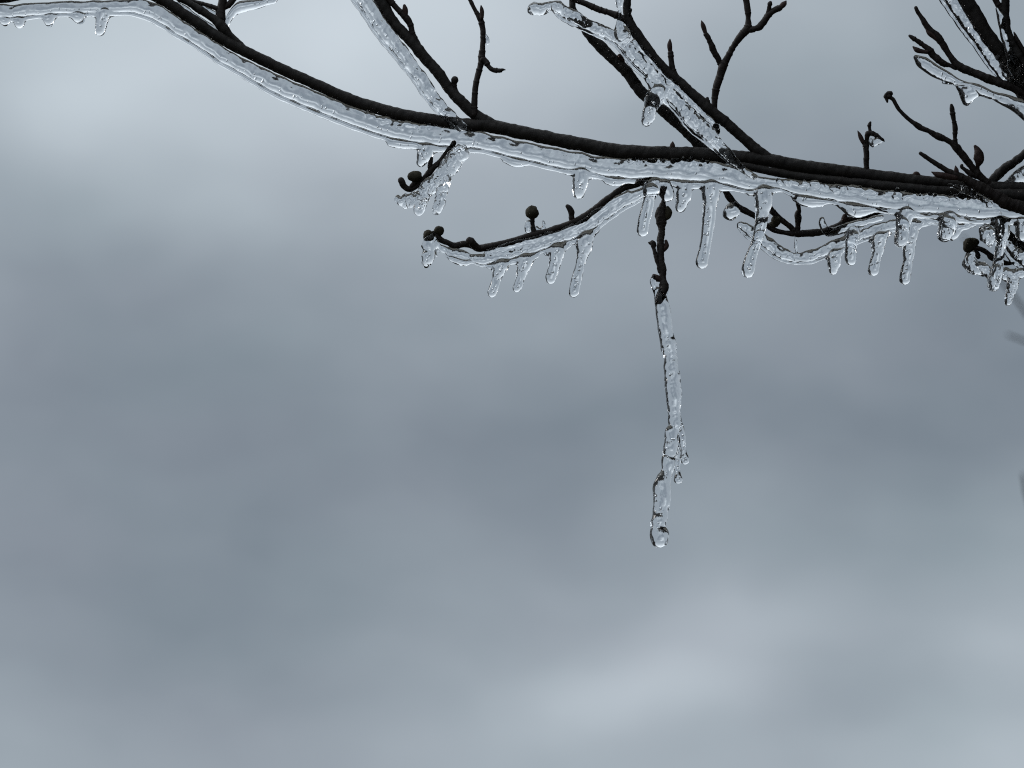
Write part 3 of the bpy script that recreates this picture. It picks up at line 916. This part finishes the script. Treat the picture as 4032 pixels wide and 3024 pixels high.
# --- hanging twig F
Fp = np.array([(x, y, -8 - TILT * (y - 780), r) for (x, y, r) in [(2612, 740, 9), (2613, 790, 9), (2606, 822, 18), (2603, 845, 23), (2604, 872, 20), (2605, 905, 14), (2603, 930, 14), (2601, 962, 15), (2602, 1016, 14), (2606, 1046, 16), (2609, 1064, 15), (2609, 1090, 13), (2612, 1120, 19), (2612, 1138, 19), (2604, 1164, 16), (2597, 1190, 13)]])
bFh = wood('twig', Fp, m=M_TWIG, step=3, sides=18, rough=0.09, rings=0.08)
tag(bFh, 'dark twig hanging straight down, its lower end sealed in a long rod of ice', 'twig', 'bare dark twigs')


def zF(y):
    return -8 - TILT * (y - 780)


bud(pth([(2610, 862, 10), (2626, 852, 14), (2632, 836, 15), (2628, 818, 9)], zF(840) - 6), bFh, M_FLOWER)
bud(pth([(2612, 985, 9), (2624, 968, 10), (2622, 948, 6)], zF(962)), bFh)
twig('stub', [(2598, 1072, 7), (2590, 1040, 7), (2580, 1000, 8), (2574, 975, 9), (2572, 957, 12), (2560, 957, 7), (2554, 955, 3)], zF(1060) - 8, zF(960) - 8, bFh, rough=0.15)
bud(pth([(2600, 1102, 10), (2584, 1094, 14), (2574, 1086, 9)], zF(1094)), bFh)

# --- twig G
Gp = pth([(2855, 752, 12), (2870, 775, 14), (2888, 796, 12), (2910, 817, 12.5), (2935, 831, 12), (2975, 852, 11), (3010, 880, 10.5), (3047, 905, 10.5), (3091, 916, 10), (3134, 920, 13), (3190, 918, 14.5), (3240, 912, 14), (3300, 893, 15), (3340, 868, 15), (3390, 858, 12), (3460, 836, 8), (3500, 826, 6)], 0, 10)
bG = wood('twig', Gp, m=M_TWIG, step=3.5, sides=18, rough=0.06, rings=0.08)
tag(bG, 'bent dark twig slung below the long branch behind the two longest icicles', 'twig', 'bare dark twigs')
twig('side_twig', [(3138, 922, 13), (3116, 897, 11), (3080, 868, 11), (3045, 836, 12), (3030, 812, 9)], 4, 12, bG)
twig('stub', [(3141, 916, 11), (3142, 880, 11), (3143, 860, 14), (3141, 843, 13), (3146, 828, 9), (3142, 800, 9), (3142, 780, 8)], 5, 8, bG, rings=0.2)
ball_bud((3056, 868, 8), 22, 24, bG, lobes=0.2)
ball_bud((3040, 888, 6), 17, 15, bG, lobes=0.2)
bud(pth([(3340, 872, 12), (3328, 862, 16), (3326, 850, 10)], 4), bG)

# --- twig H, lower right
Hp = pth([(4120, 1040, 19), (4060, 996, 19), (4020, 968, 18), (3980, 936, 18), (3950, 905, 16), (3930, 880, 14)], 70, 60)
bH = wood('branch', Hp, sides=20, rough=0.07, rings=0.05)
tag(bH, 'dark branch slanting down to the right edge behind the rightmost long icicle', 'branch', 'bare tree branches')
H2p = pth([(3990, 1036, 5), (3960, 1036, 10), (3930, 1024, 11), (3903, 1012, 14), (3890, 998, 10), (3866, 983, 10), (3846, 974, 9), (3832, 962, 6)], 44, 30)
bH2 = wood('twig', H2p, m=M_TWIG, step=3, sides=16, rough=0.06, rings=0.06)
tag(bH2, 'short dark twig ending in a clump of two button buds at the lower right', 'twig', 'bare dark twigs')
ball_bud((3814, 968, 30), 24, 30, bH2)
ball_bud((3834, 955, 34), 22, 19, bH2)
twig('stub', [(3836, 964, 6), (3842, 985, 8), (3849, 1006, 11), (3852, 1014, 9)], 26, 26, bH2, rough=0.1)

# --- twigs far behind, out of focus
for pts, lab in (([(3790, 930, 3, 60000), (3890, 1040, 4.5, 60000), (3990, 1165, 6, 60000), (4060, 1260, 7, 60000)], 'faint out of focus branch slanting behind the lower right icicles'),
                 ([(3968, 1318, 4.5, 60000), (4010, 1334, 5, 60000), (4090, 1362, 6, 60000)], 'faint blurred twig at the right edge, the middle of three'),
                 ([(4030, 1868, 6, 60000), (4040, 1930, 7, 60000), (4062, 2020, 8, 60000)], 'faint blurred twig low on the right edge below all the ice')):
    k = 1.0
    o = wood('twig', pth(pts), sides=14, step=12, rough=0.05, parent=None)
    tag(o, lab, 'twig', 'blurred twigs far behind')

# ================================================================== ice
GI = 'icicles hanging from the branches'
GC = 'ice hanging along the branches'
GN = 'short drips under the ice'

# ---- long branch
rowsA = [(-90, 20, 82), (0, 16, 84), (80, 14, 82), (170, 8, 72), (260, 4, 68), (350, 2, 66), (430, 0, 64), (500, -4, 62), (542, -8, 70), (600, 4, 92), (650, 32, 122), (705, 70, 158), (800, 132, 214), (845, 160, 246), (953, 224, 308), (1083, 285, 386), (1206, 342, 440), (1351, 402, 498),
         (1445, 440, 532), (1520, 462, 556), (1589, 481, 572), (1723, 500, 594), (1824, 508, 604), (1900, 526, 606), (1970, 536, 624), (2079, 560, 650), (2223, 588, 684), (2300, 602, 694), (2353, 613, 706), (2462, 627, 722),
         (2606, 640, 726), (2729, 642, 738), (2860, 658, 750), (2950, 690, 764), (3062, 712, 752), (3134, 716, 780), (3279, 738, 806), (3423, 758, 832), (3513, 772, 846), (3621, 782, 860), (3730, 790, 868), (3838, 798, 884), (3929, 808, 880), (4040, 815, 882), (4120, 815, 884)]
def wrap(x):
    # how far the ice climbs over the front of the wood (photo: dark wood shows through it towards the right)
    return float(np.interp(x, [1500, 1700, 1850, 1960, 2380, 2560, 2780, 2960, 3060, 3300, 3800, 4120], [0, 10, 12, 0, 0, 18, 20, 4, 8, 18, 30, 24]))


def zice(x):
    return zA(x) - 4 * (1 - min(wrap(x) / 18, 1)) - 14 * min(wrap(x) / 18, 1) - (18 if x > 2960 else 0)


mA, lA = band([(x, a - wrap(x), b, zice(x)) for (x, a, b) in rowsA])
zr = lambda x: zice(x) - 4
prA = body(mA, lA)
obA = {1: ('ice_coating', 'thick clear ice sagging along the whole underside of the long branch', 'ice', GC)}


def add(pr, ob, lab, label, pts, z, name='icicle', grp=GI, tilt=TILT):
    pr.append(('d', spline(drop(pts, z, tilt), 6), lab))
    # the root spreads along the ridge it grew from
    rid = [q for (k, q, l) in pr if k == 'r']
    if rid and name == 'icicle':
        q = rid[0]; i = int(np.argmin((q[:, 0] - pts[0][0]) ** 2 + (q[:, 1] - pts[0][1]) ** 2)); i = min(max(i, 2), len(q) - 3)
        t = q[i + 2, :3] - q[i - 2, :3]; t = t / np.linalg.norm(t)
        r0 = pts[0][2]; c = np.array([pts[0][0], pts[0][1] + 4, z - 1])
        w = [np.r_[c + t * a * r0, b * r0] for a, b in ((-1.25, .16), (-.6, .40), (0, .62), (.6, .40), (1.25, .16))]
        pr.append(('d', np.array(w), lab))
    ob[lab] = (name, label, 'icicle' if name == 'icicle' else 'ice drip', grp)


DA = [
    ('d', 'leftmost tiny ice nub at the very left edge under the ice', [(14, 70, 16), (20, 86, 14), (21, 92, 10)]),
    ('d', 'round pale ice drip second from the left edge', [(72, 74, 22), (76, 92, 19), (77, 98, 14)]),
    ('d', 'pointed speckled ice drip third from the left edge', [(200, 62, 24), (193, 80, 20), (195, 94, 11)]),
    ('d', 'wide blunt ice drip just left of the stout top left icicle', [(305, 56, 30), (310, 70, 22), (316, 76, 18)]),
    ('i', 'short stout icicle near the top left corner', [(412, 44, 32), (404, 76, 24), (397, 105, 22), (394, 122, 19)]),
    ('d', 'long flat ice drip just left of the left fork', [(1535, 560, 12), (1560, 566, 14), (1595, 570, 14), (1630, 570, 10)]),
    ('i', 'short thick icicle at the left fork, beside the hooked twig', [(1684, 580, 36), (1674, 606, 30), (1664, 630, 21), (1659, 638, 18)]),
    ('d', 'flat ice drip on the bare stretch right of the left fork', [(1985, 628, 8), (2010, 640, 11), (2035, 645, 11), (2062, 646, 7)]),
    ('i', 'lone conical icicle in the middle, above the curving twig', [(2290, 676, 40), (2286, 712, 30), (2281, 740, 27), (2278, 760, 23)]),
    ('d', 'low flat ice drip just right of the lone conical icicle', [(2388, 710, 9), (2412, 718, 12), (2440, 720, 9)]),
    ('i', 'icicle in front of the upper end of the curving twig, left of the hanging twig', [(2578, 720, 40), (2566, 745, 33), (2557, 775, 23), (2548, 820, 22), (2536, 870, 22), (2529, 908, 22)]),
    ('i', 'stubby icicle immediately right of the hanging twig', [(2700, 730, 32), (2692, 765, 29), (2684, 800, 23), (2680, 816, 20)]),
    ('i', 'first of the two longest icicles, the one nearer the hanging twig', [(2802, 728, 46), (2798, 762, 34), (2796, 800, 27), (2789, 880, 24), (2780, 950, 21), (2770, 1000, 21), (2763, 1034, 24)]),
    ('i', 'longest icicle, bent at its lower end, second of the longest pair', [(3008, 752, 44), (3005, 790, 34), (3002, 830, 27), (2992, 900, 22), (2972, 970, 19), (2955, 1020, 22), (2946, 1055, 25), (2944, 1070, 24)]),
    ('d', 'wide flat ice drip to the right of the longest icicle', [(3130, 778, 12), (3160, 790, 18), (3195, 796, 20), (3235, 800, 12)]),
    ('d', 'almond shaped ice drip with a dark eye in it', [(3315, 806, 14), (3350, 824, 26), (3385, 830, 25), (3425, 830, 12)]),
    ('i', 'first stubby icicle right of the almond shaped drip', [(3570, 832, 44), (3560, 860, 31), (3552, 905, 26), (3547, 945, 27), (3545, 950, 25)]),
    ('i', 'shortest fat icicle at the right, second of two stubby ones', [(3740, 850, 46), (3732, 880, 34), (3724, 912, 31), (3719, 926, 27)]),
    ('i', 'rightmost long icicle, bent, in front of the button bud clump', [(3942, 868, 40), (3946, 905, 31), (3942, 945, 22), (3936, 1000, 20), (3926, 1060, 22), (3914, 1105, 26), (3911, 1124, 24)]),
    ('i', 'short icicle cut by the right edge', [(4024, 868, 34), (4023, 905, 25), (4022, 925, 23)]),
]
for i, (t, lab, pts) in enumerate(DA):
    add(prA, obA, 2 + i, lab, pts, zr(pts[0][0]), 'icicle' if t == 'i' else 'ice_drip', GI if t == 'i' else GN)
# granular ice where the coating meets the wood
rgn = np.random.default_rng(21)
for (xa, xb, n, dz) in ((2470, 2790, 40, 30), (3060, 3960, 110, 52), (1440, 1700, 30, 20)):
    for _ in range(n):
        x = rgn.uniform(xa, xb)
        yt = np.interp(x, [r[0] for r in rowsA], [r[1] for r in rowsA]) - wrap(x)
        r = rgn.uniform(3.5, 9)
        prA.append(('m', np.array([[x, yt + rgn.normal() * 9 + 14, zA(x) - dz + rgn.normal() * 4, r], [x + rgn.uniform(2, 10), yt + rgn.normal() * 5 + 16, zA(x) - dz + 6, r * 0.8]]), 1))
# root blobs where side twigs leave the ice
prA += [('m', spline(pth([(2612, 735, 34), (2628, 766, 28)], zr(2628)), 6), 1)]
ice(obA, prA)

# ---- branch B ice
mB, lB = ridge(pth([(1360, -95, 34), (1392, -45, 34), (1421, 0, 34), (1460, 52, 36), (1495, 105, 37), (1540, 162, 35), (1590, 228, 34), (1645, 298, 31), (1686, 362, 31), (1732, 420, 29), (1780, 468, 26, -20), (1822, 506, 20, -42)], 82, -4))
ice({1: ('ice_coating', 'straight bar of clear ice along the slanting branch left of centre', 'ice', GC)}, [*body(mB, lB)], amps=(1.8, 0.7, .12))

# ---- branch C ice
mC, lC = ridge(pth([(2190, 30, 24), (2215, 48, 32), (2289, 87, 30), (2362, 123, 28), (2434, 160, 31), (2506, 235, 37), (2579, 307, 35), (2633, 372, 36), (2687, 434, 36), (2752, 506, 38), (2800, 545, 34, -24), (2845, 590, 26, -52), (2881, 632, 19, -66), (2930, 670, 14, -70), (2976, 702, 10, -66)], 2, -44))
prC = [*body(mC, lC), ('m', spline(pth([(2110, 34, 29), (2135, 34, 25), (2165, 22, 17), (2195, 30, 24)], -6, 0), 6), 1),
       ('m', spline(pth([(2438, -60, 12), (2440, 0, 11), (2440, 60, 11), (2442, 100, 18), (2448, 140, 26)], 4, 2), 6), 1),
       ('m', spline(pth([(2480, 40, 5), (2476, 80, 8), (2470, 120, 11), (2468, 150, 14)], 0, 2), 6), 1),
       ('m', spline(pth([(2500, 165, 15), (2545, 215, 16), (2620, 300, 16), (2690, 372, 16), (2760, 440, 16), (2820, 500, 14)], 2, -10), 8), 1)]
obC = {1: ('ice_coating', 'crackled ice slanting from the top right of centre down to the second fork', 'ice', GC)}
add(prC, obC, 2, 'fat icicle leaning off the slanting crackled ice', [(2588, 355, 44), (2573, 390, 34), (2563, 420, 26), (2551, 460, 24), (2544, 478, 20)], -14)
ice(obC, prC, amps=(2.2, 1.0, 0.25))

# ---- top left twig ice
prK = [('m', spline(pth([(885, 118, 6), (893, 98, 8), (905, 66, 15), (925, 42, 18), (950, 28, 22), (985, 20, 22), (1025, 13, 17), (1052, 6, 15), (1072, 4, 13), (1090, -8, 6)], 58, 50), 6), 1)]
ice({1: ('ice_coating', 'small lumpy ice running right from the dark node at the top left', 'ice', GC)}, prK)
prK2 = [('m', spline(pth([(700, 12, 9), (745, 46, 10), (790, 76, 11), (830, 104, 9), (848, 118, 5)], 40, 30), 6), 1), ('m', spline(pth([(790, 22, 9), (820, 44, 12), (846, 56, 10)], 62, 58), 6), 1)]
ice({1: ('ice_coating', 'sliver of ice in the notch between two dark branches at the top left', 'ice', GC)}, prK2)

# ---- right corner ice
mR, lR = ridge(pth([(3690, -70, 35), (3740, 0, 36), (3772, 48, 36), (3808, 98, 36), (3852, 160, 33), (3892, 224, 29), (3922, 272, 23), (3945, 310, 9)], -26, -50))
ice({1: ('ice_coating', 'smooth slab of ice along the thickest branch in the upper right corner', 'ice', GC)}, [*body(mR, lR), ('m', spline(pth([(3930, 232, 16), (3960, 285, 16), (3990, 325, 14)], -52, -56), 6), 1)], amps=(1.2, 0.8, 0.3))
prR2 = [('m', spline(pth([(3925, 34, 7), (3938, 66, 10), (3944, 90, 12), (3950, 130, 13), (3960, 165, 15), (3975, 205, 19), (3995, 250, 27), (4015, 290, 29), (4050, 330, 26)], -70, -82), 6), 1)]
ice({1: ('ice_coating', 'dark looking ice over the knot at the upper right corner', 'ice', GC)}, prR2, m=M_CLEAR, amps=(1.5, 0.6, 0.1))
prR4 = [('m', spline(pth([(3606, 226, 12), (3632, 247, 24), (3684, 280, 26), (3730, 304, 22), (3762, 318, 16), (3800, 332, 14), (3850, 348, 17), (3920, 380, 17), (3975, 400, 26), (4030, 430, 34), (4090, 470, 34)], -64, -62), 6), 1),
        ('r', spline(pth([(3715, 324, 6), (3767, 330, 8), (3847, 352, 10), (3920, 386, 9), (3973, 412, 10), (4030, 458, 12), (4090, 510, 12)], -78, -76), 6), 1)]
obR4 = {1: ('ice_coating', 'tapering leaf shaped ice under the bare blunt tipped twig', 'ice', GC)}
add(prR4, obR4, 2, 'broad triangular ice drip under the leaf shaped ice', [(3816, 346, 30), (3809, 374, 27), (3807, 398, 18)], -74, 'ice_drip', GN)
prR4.append(('d', spline(pth([(3778, 348, 10), (3800, 362, 22), (3822, 368, 24), (3856, 362, 15), (3895, 376, 9)], -78, -80), 6), 2))
ice(obR4, prR4)

# ---- ice over RB
ice({1: ('ice_coating', 'pale wedge of ice under the steep short branch at the right edge', 'ice', GC)}, [('m', spline(pth([(4110, 650, 36), (4050, 680, 35), (4005, 700, 28), (3966, 722, 14)], -6, -22), 8), 1)], amps=(1.5, 0.8, 0.3))
# ---- ice under FR
ice({1: ('ice_coating', 'thin ragged ice under the pointed twig in front at the right', 'ice', GC)}, [('m', spline(pth([(3735, 728, 5), (3770, 738, 9), (3802, 750, 11), (3840, 766, 13), (3868, 782, 12), (3900, 806, 8)], -118, -112), 6), 1)], amps=(3, 2, 0.6))

# ---- twig D ice
mD, lD = ridge(pth([(2575, 745, 20), (2530, 764, 25), (2480, 788, 27), (2425, 818, 29), (2353, 868, 30), (2302, 900, 29), (2259, 921, 31), (2190, 946, 26), (2115, 974, 27), (2042, 995, 27), (1970, 1010, 26), (1898, 1027, 25), (1858, 1016, 20), (1818, 1008, 26), (1768, 995, 20), (1730, 976, 14)], -14, -44))
prD = [*body(mD, lD), ('m', spline(pth([(2470, 760, 11), (2380, 816, 13), (2290, 876, 13), (2200, 915, 13), (2100, 942, 13), (2000, 968, 13), (1920, 988, 12)], -16, -40), 8), 1),
       ('m', spline(pth([(1695, 948, 27), (1690, 972, 27), (1708, 960, 22)], -44, -48), 6), 1), ('d', spline(pth([(1775, 1018, 6), (1800, 1030, 12), (1832, 1036, 10), (1846, 1030, 6)], -56), 6), 1)]
obD = {1: ('ice_coating', 'bowed ice slung under the curving twig left of the hanging twig', 'ice', GC)}
for i, (lab, pts) in enumerate([
        ('first icicle under the bowed ice, the leftmost and curved', [(1974, 1040, 36), (1964, 1066, 24), (1955, 1100, 18), (1944, 1135, 17), (1937, 1152, 16)]),
        ('second icicle under the bowed ice, counted from its leftmost', [(2070, 1018, 38), (2060, 1048, 25), (2051, 1090, 18), (2040, 1122, 17), (2035, 1132, 16)]),
        ('third icicle under the bowed ice, counted from its leftmost', [(2196, 980, 40), (2189, 1012, 26), (2180, 1055, 21), (2171, 1088, 20), (2168, 1098, 19)]),
        ('longest and rightmost icicle under the bowed ice', [(2310, 930, 38), (2301, 965, 31), (2293, 1005, 23), (2285, 1040, 17), (2274, 1085, 18), (2263, 1130, 20), (2259, 1150, 19)]),
        ('stubby icicle dripping from the pair of button buds', [(1691, 985, 28), (1686, 1010, 26), (1680, 1034, 18), (1678, 1040, 15)])]):
    add(prD, obD, 2 + i, lab, pts, (-34 if i < 4 else -50))
ice(obD, prD, amps=(1.9, 0.8, .12))
ice({1: ('ice_drop', 'crescent of ice behind the stem of the round bud on its own stub', 'ice drip', GN)}, [('m', spline(pth([(2092, 866, 6), (2082, 880, 13), (2082, 900, 16), (2090, 914, 11)], -16), 4), 1), ('m', spline(pth([(2112, 896, 6), (2122, 908, 9), (2135, 905, 7), (2142, 890, 5), (2138, 870, 3)], -10), 4), 1)], amps=(2, 1.5, .6))

# ---- twig E ice
prE = [('m', spline(pth([(1812, 600, 30), (1797, 620, 36), (1771, 656, 34), (1724, 708, 30), (1688, 742, 28), (1645, 775, 28), (1608, 789, 26), (1578, 793, 19), (1568, 786, 15)], -26, -48), 6), 1)]
obE = {1: ('ice_coating', 'ribbed ice beneath the small hooked twig under the left fork', 'ice', GC)}
for i, (lab, pts) in enumerate([('longer right icicle under the hooked twig', [(1756, 690, 30), (1749, 725, 24), (1738, 770, 21), (1724, 815, 20), (1718, 830, 18)]), ('shorter left icicle under the hooked twig', [(1672, 768, 30), (1660, 795, 25), (1652, 820, 22), (1648, 828, 19)]),
                                ('rounded ice knob under the left fork', [(1812, 590, 28), (1820, 606, 26), (1822, 610, 24)])]):
    add(prE, obE, 2 + i, lab, pts, -50, 'icicle' if i < 2 else 'ice_drip', GI if i < 2 else GN)
ice(obE, prE, amps=(3.0, 2.2, .5))

# ---- hanging rod of ice
Fi = [(2592, 1150, 19), (2600, 1180, 25), (2608, 1208, 28), (2618, 1281, 31), (2624, 1318, 30), (2631, 1356, 31), (2636, 1385, 30), (2638, 1404, 27), (2642, 1425, 27), (2645, 1455, 30), (2651, 1534, 32), (2654, 1590, 29), (2655, 1620, 26), (2657, 1642, 26), (2658, 1660, 26), (2658, 1676, 23), (2653, 1690, 23), (2646, 1704, 28), (2642, 1730, 29), (2640, 1775, 29), (2637, 1790, 24),
      (2634, 1800, 23), (2631, 1812, 27), (2629, 1840, 26), (2625, 1858, 24), (2619, 1872, 26), (2610, 1892, 31), (2606, 1925, 35), (2606, 1980, 33), (2600, 2015, 31), (2596, 2050, 33), (2595, 2070, 30), (2595, 2082, 30), (2596, 2098, 34), (2597, 2114, 34), (2598, 2128, 32)]
prF = [('m', spline(np.array([(x, y, zF(y) - 4, r) for (x, y, r) in Fi]), 6), 1)]
ob_F = {1: ('ice_coating', 'long hanging rod of ice below the dark twig in the middle', 'ice', GC)}
prF.append(('m', spline(np.array([(x, y, zF(y) - 10, r) for (x, y, r) in [(2574, 1090, 7), (2570, 1105, 11), (2576, 1135, 10), (2585, 1170, 9)]]), 5), 1))
prF.append(('m', spline(np.array([(x, y, zF(y) + 4, r) for (x, y, r) in [(2630, 1130, 5), (2627, 1165, 8), (2622, 1195, 12)]]), 5), 1))
for i, (lab, pts) in enumerate([('upper side icicle with a round bead on the hanging rod', [(2672, 1670, 15), (2681, 1700, 15), (2687, 1745, 13), (2692, 1785, 11), (2696, 1808, 15), (2697, 1816, 16)]),
                                ('lower side icicle with a round bead on the hanging rod', [(2668, 1760, 9), (2670, 1800, 10), (2668, 1845, 12), (2669, 1868, 13), (2670, 1888, 17)])]):
    prF.append(('m', spline(np.array([(x, y, zF(y) - 8, r) for (x, y, r) in pts]), 5), 2 + i)); ob_F[2 + i] = ('icicle', lab, 'icicle', GI)
prF.append(('m', spline(np.array([(x, y, zF(y) - 12, r) for (x, y, r) in [(2612, 2060, 10), (2618, 2100, 12), (2620, 2136, 13)]]), 5), 1))
ice(ob_F, prF, m=M_CLEAR, k_main=5.0, amps=(1.6, 0.6, .08))

# ---- twig G ice
mG, lG = ridge(pth([(2912, 886, 15), (2937, 907, 26), (2975, 930, 28), (3015, 955, 31), (3050, 985, 31), (3090, 1008, 27), (3140, 1018, 25), (3200, 1010, 28), (3250, 992, 28), (3310, 962, 29), (3370, 938, 27), (3430, 916, 26), (3500, 894, 24), (3590, 874, 20), (3680, 872, 16), (3760, 882, 14), (3840, 884, 12)], -2, 14))
prG = [*body(mG, lG), ('m', spline(pth([(3237, 862, 8), (3241, 884, 13), (3258, 912, 16), (3300, 908, 18), (3350, 890, 17), (3420, 868, 14), (3470, 856, 10)], -26, -10), 6), 1),
       ('m', spline(pth([(3130, 935, 4), (3134, 960, 6), (3136, 1000, 8)], 4), 5), 1)]
obG = {1: ('ice_coating', 'sagging ice under the bent twig behind the two longest icicles', 'ice', GC)}
for i, (lab, pts, z) in enumerate([
        ('short pointed icicle at the bottom of the sagging ice', [(3290, 996, 32), (3284, 1030, 26), (3281, 1055, 20), (3279, 1064, 17)], -14),
        ('icicle dropping from the hooked ice, in front of the sagging ice', [(3362, 905, 30), (3355, 945, 24), (3350, 990, 22), (3348, 1022, 21)], -36),
        ('icicle with a bulbous tip at the right part of the sagging ice', [(3466, 930, 36), (3458, 965, 26), (3452, 1005, 19), (3444, 1038, 20), (3438, 1064, 21)], -12),
        ('longest icicle from the sagging ice, behind the first stubby icicle', [(3594, 884, 38), (3584, 930, 28), (3578, 985, 22), (3575, 1030, 19), (3568, 1068, 21), (3563, 1100, 20)], -2),
        ('faint ice nub tucked behind the shortest fat icicle', [(3768, 888, 30), (3758, 915, 22), (3748, 932, 16)], 4)]):
    add(prG, obG, 2 + i, lab, pts, z)
ice(obG, prG, amps=(1.9, 0.8, .12))
ice({1: ('ice_drop', 'round ball of ice around the twig end between the two longest icicles', 'ice drip', GN)}, [('m', spline(pth([(2886, 812, 22), (2880, 832, 32), (2872, 838, 28)], -6), 5), 1)], amps=(1.5, .8, .3))

# ---- lower right
prH = [('m', spline(pth([(3822, 1000, 20), (3818, 1030, 28), (3828, 1050, 27), (3868, 1058, 26), (3900, 1078, 24), (3935, 1074, 26), (3985, 1082, 26), (4030, 1074, 22), (4090, 1060, 24)], 26, 30), 6), 1)]
obH = {1: ('ice_coating', 'lumpy ice beneath the clump of two button buds at the lower right', 'ice', GC)}
for i, (lab, pts) in enumerate([('lowest icicle at the right, under the button bud clump', [(3992, 1090, 32), (3985, 1125, 22), (3978, 1160, 17), (3970, 1188, 14)])]):
    add(prH, obH, 2 + i, lab, pts, 18)
ice(obH, prH, amps=(2.4, 1.5, .5))
mH, lH = ridge(pth([(3960, 940, 28), (3990, 984, 40), (4030, 1020, 44), (4100, 1070, 44)], 40, 48))
ice({1: ('ice_coating', 'murky ice along the dark branch at the lower right edge', 'ice', GC)}, [*body(mH, lH)], amps=(2.4, 1.5, .5))
ice({1: ('icicle', 'ringed icicle left of the rightmost long icicle, farther back', 'icicle', GI)}, [('m', spline(drop([(3878, 895, 22), (3885, 915, 30), (3893, 938, 25), (3898, 950, 18)], 34), 5), 1)], amps=(1.5, 2.4, .5))
ice({1: ('ice_drop', 'tiny drop of ice caught in the crooked twig tip above the paired branches', 'ice drip', GN)}, [('m', spline(pth([(3430, 548, 6), (3436, 566, 13), (3452, 556, 16), (3464, 550, 12)], zA(3411) - 4), 4), 1)], amps=(2, 1.5, .6))
ice({1: ('ice_drop', 'tiny clear drop on the upright twig near the left fork', 'ice drip', GN)}, [('m', spline(pth([(1914, 138, 4), (1920, 160, 8), (1920, 168, 9)], 16), 4), 1)], amps=(.5, .3, .1))
